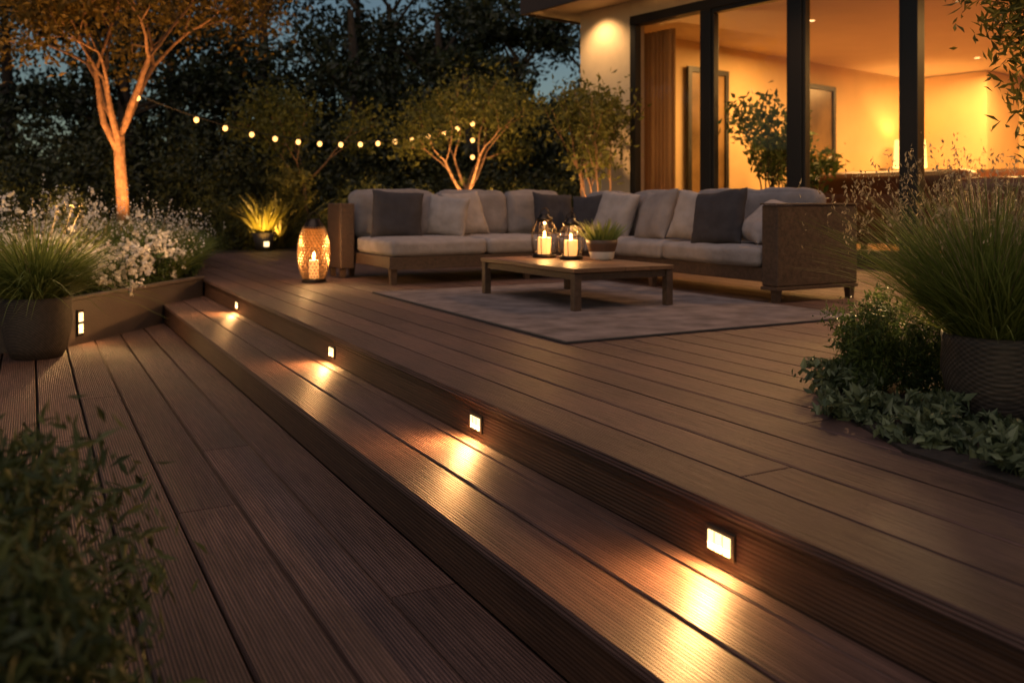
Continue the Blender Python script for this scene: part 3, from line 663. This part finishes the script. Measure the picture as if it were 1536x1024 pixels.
def pot_grass(name,loc,rp,hp,n,h,lean,w,dry=120,droop=.5,seed=0):
    e=empty(name,loc); mb=MB()
    mb.lathe([(0,0),(rp*.70,0),(rp*.86,hp*.2),(rp*1.0,hp*.6),(rp*.97,hp*.9),(rp*.99,hp),(rp*.88,hp),(rp*.86,hp*.88),(0,hp*.88)],n=40,mi=0); mb.obj('pot',[POTD],parent=e,smooth=True)
    mb=MB(); blades(mb,(0,0,hp*.88),n,rp*.6,h,w,lean=lean,droop=droop,mi=0,seg=6)
    blades(mb,(0,0,hp*.88),n//3,rp*.6,h*.7,w,lean=lean*1.5,droop=droop*1.5,mi=0,seg=6)
    tp=blades(mb,(0,0,hp*.88),dry,rp*.6,h*1.12,w*.6,lean=lean*.8,droop=.15,mi=1,seg=6)
    tq=np.repeat(tp,7,0)+rng.normal(size=(len(tp)*7,3))*np.array([.006,.006,.03]); leaves(mb,tq,.016,.35,1,updir=(0,0,2))
    mb.obj('grass_blades',[G_GR,G_DR],parent=e)
pot_grass('potted_grass',(.05,7.70,ZL),.25,.46,1300,.72,.75,.013,60)
pot_grass('potted_grass',(3.08,2.02,.012),.175,.315,2500,.64,.78,.0062,420,droop=.28)

# ---------------------------------------------------------------- right bed
mb=MB()
for (x,y,r,h) in [(2.98,2.62,.20,.16),(2.72,2.30,.16,.13),(2.62,1.98,.16,.12),(2.60,1.70,.17,.13),(2.58,1.45,.16,.12),(2.80,2.02,.16,.13),(2.85,1.55,.18,.14),(2.60,1.2,.15,.12),(2.8,1.2,.2,.14)]:
    c=blob((x,y,h*.45),(r,r,h*.6),520,clumps=26,sig=.12); leaves(mb,c,.056,.42,0,updir=(0,0,.6))
mb.obj('ground_cover_plants',[L_SG])
mb=MB()
for (x,y,r,h) in [(3.10,2.55,.19,.38),(3.30,2.45,.2,.34),(3.45,2.8,.25,.4)]:
    leaves(mb,blob((x,y,h*.5),(r,r,h*.55),3200,clumps=60,sig=.13),.03,.3,0,updir=(0,0,.8))
mb.obj('conifer_shrub',[L_GR])
mb=MB(); tips=[]
for k in range(9):
    branch(mb,(5.40+random.gauss(0,.1),2.93+random.gauss(0,.1),.0),(random.gauss(-.02,.07),random.gauss(.03,.07),1),1.15,.014,2,tips,up=.4,n=2,spread=.30,sides=5)
tp=np.array([t for t in tips if t[2]>1.0]); C=tp[rng.integers(0,len(tp),10000)]+rng.normal(size=(10000,3))*.12
leaves(mb,C,.085,.28,1,updir=(0,0,-.5)); mb.obj('bamboo_shrub',[BARK,L_OL])
light('bamboo_uplight','SPOT',(4.7,3.35,.1),90,(1,.55,.20),.04,aim=(.3,-.2,1),spot=90)
light('bed_fill_spot','SPOT',(3.95,3.15,.45),75,(1,.60,.26),.04,aim=(-.62,-.78,.12),spot=110)  # added fill spot without a visible fixture, brightens the potted grass

# ---------------------------------------------------------------- foreground shrub
mb=MB()
for (la,d,z,r,rz,n) in [(-1.02,1.65,-.02,.44,.46,6500),(-.80,1.22,-.05,.40,.40,7500),(-.60,.98,-.07,.32,.33,6500),(-.40,.80,-.08,.23,.32,4800),(-.24,.76,-.06,.15,.28,2600),(-1.3,1.9,-.05,.5,.4,3500)]:
    b=camw(la,d,z); leaves(mb,blob(b,(r,r,rz),n,clumps=130,sig=.10),.046,.26,0,updir=(0,0,.8))
    for k in range(30):
        q=(b[0]+random.gauss(0,r*.3),b[1]+random.gauss(0,r*.3),z+rz*random.uniform(.1,.5)); mb.tube([(b[0],b[1],ZL),q],[.005,.002],n=4,mi=1,cap=False)
mb.obj('foreground_shrub',[L_FG,BARKD])

# ---------------------------------------------------------------- sky, fill light, camera
w=bpy.data.worlds.new('World'); scene.world=w; w.use_nodes=True; nt=w.node_tree
sk=N(nt,'ShaderNodeTexSky'); sk.sky_type='NISHITA'; sk.sun_disc=False; sk.sun_elevation=R(9); sk.sun_rotation=R(215); sk.ozone_density=1.6
bg=nt.nodes['Background']; bg.inputs['Strength'].default_value=.05; nt.links.new(sk.outputs[0],bg.inputs['Color'])
s=bpy.data.lights.new('skylight_fill','SUN'); s.energy=1.05; s.angle=R(60); s.color=(1,.76,.68)  # soft lamp added as overhead skylight fill, the real sun has set
so=bpy.data.objects.new('skylight_fill',s); scene.collection.objects.link(so); so.rotation_euler=Vector((.35,.25,-1)).to_track_quat('-Z','Y').to_euler()
cam=bpy.data.cameras.new('camera'); co=bpy.data.objects.new('camera',cam); scene.collection.objects.link(co)
co.location=(0,0,.8); co.rotation_euler=(R(90),0,R(-28.4)); cam.lens=31.36; cam.sensor_width=36; cam.shift_y=-.1348; cam.clip_start=.05; cam.clip_end=500
cam.dof.use_dof=True; cam.dof.focus_distance=4.0; cam.dof.aperture_fstop=2.4
scene.camera=co
scene.view_settings.view_transform='Standard'; scene.view_settings.look='None'; scene.view_settings.exposure=0
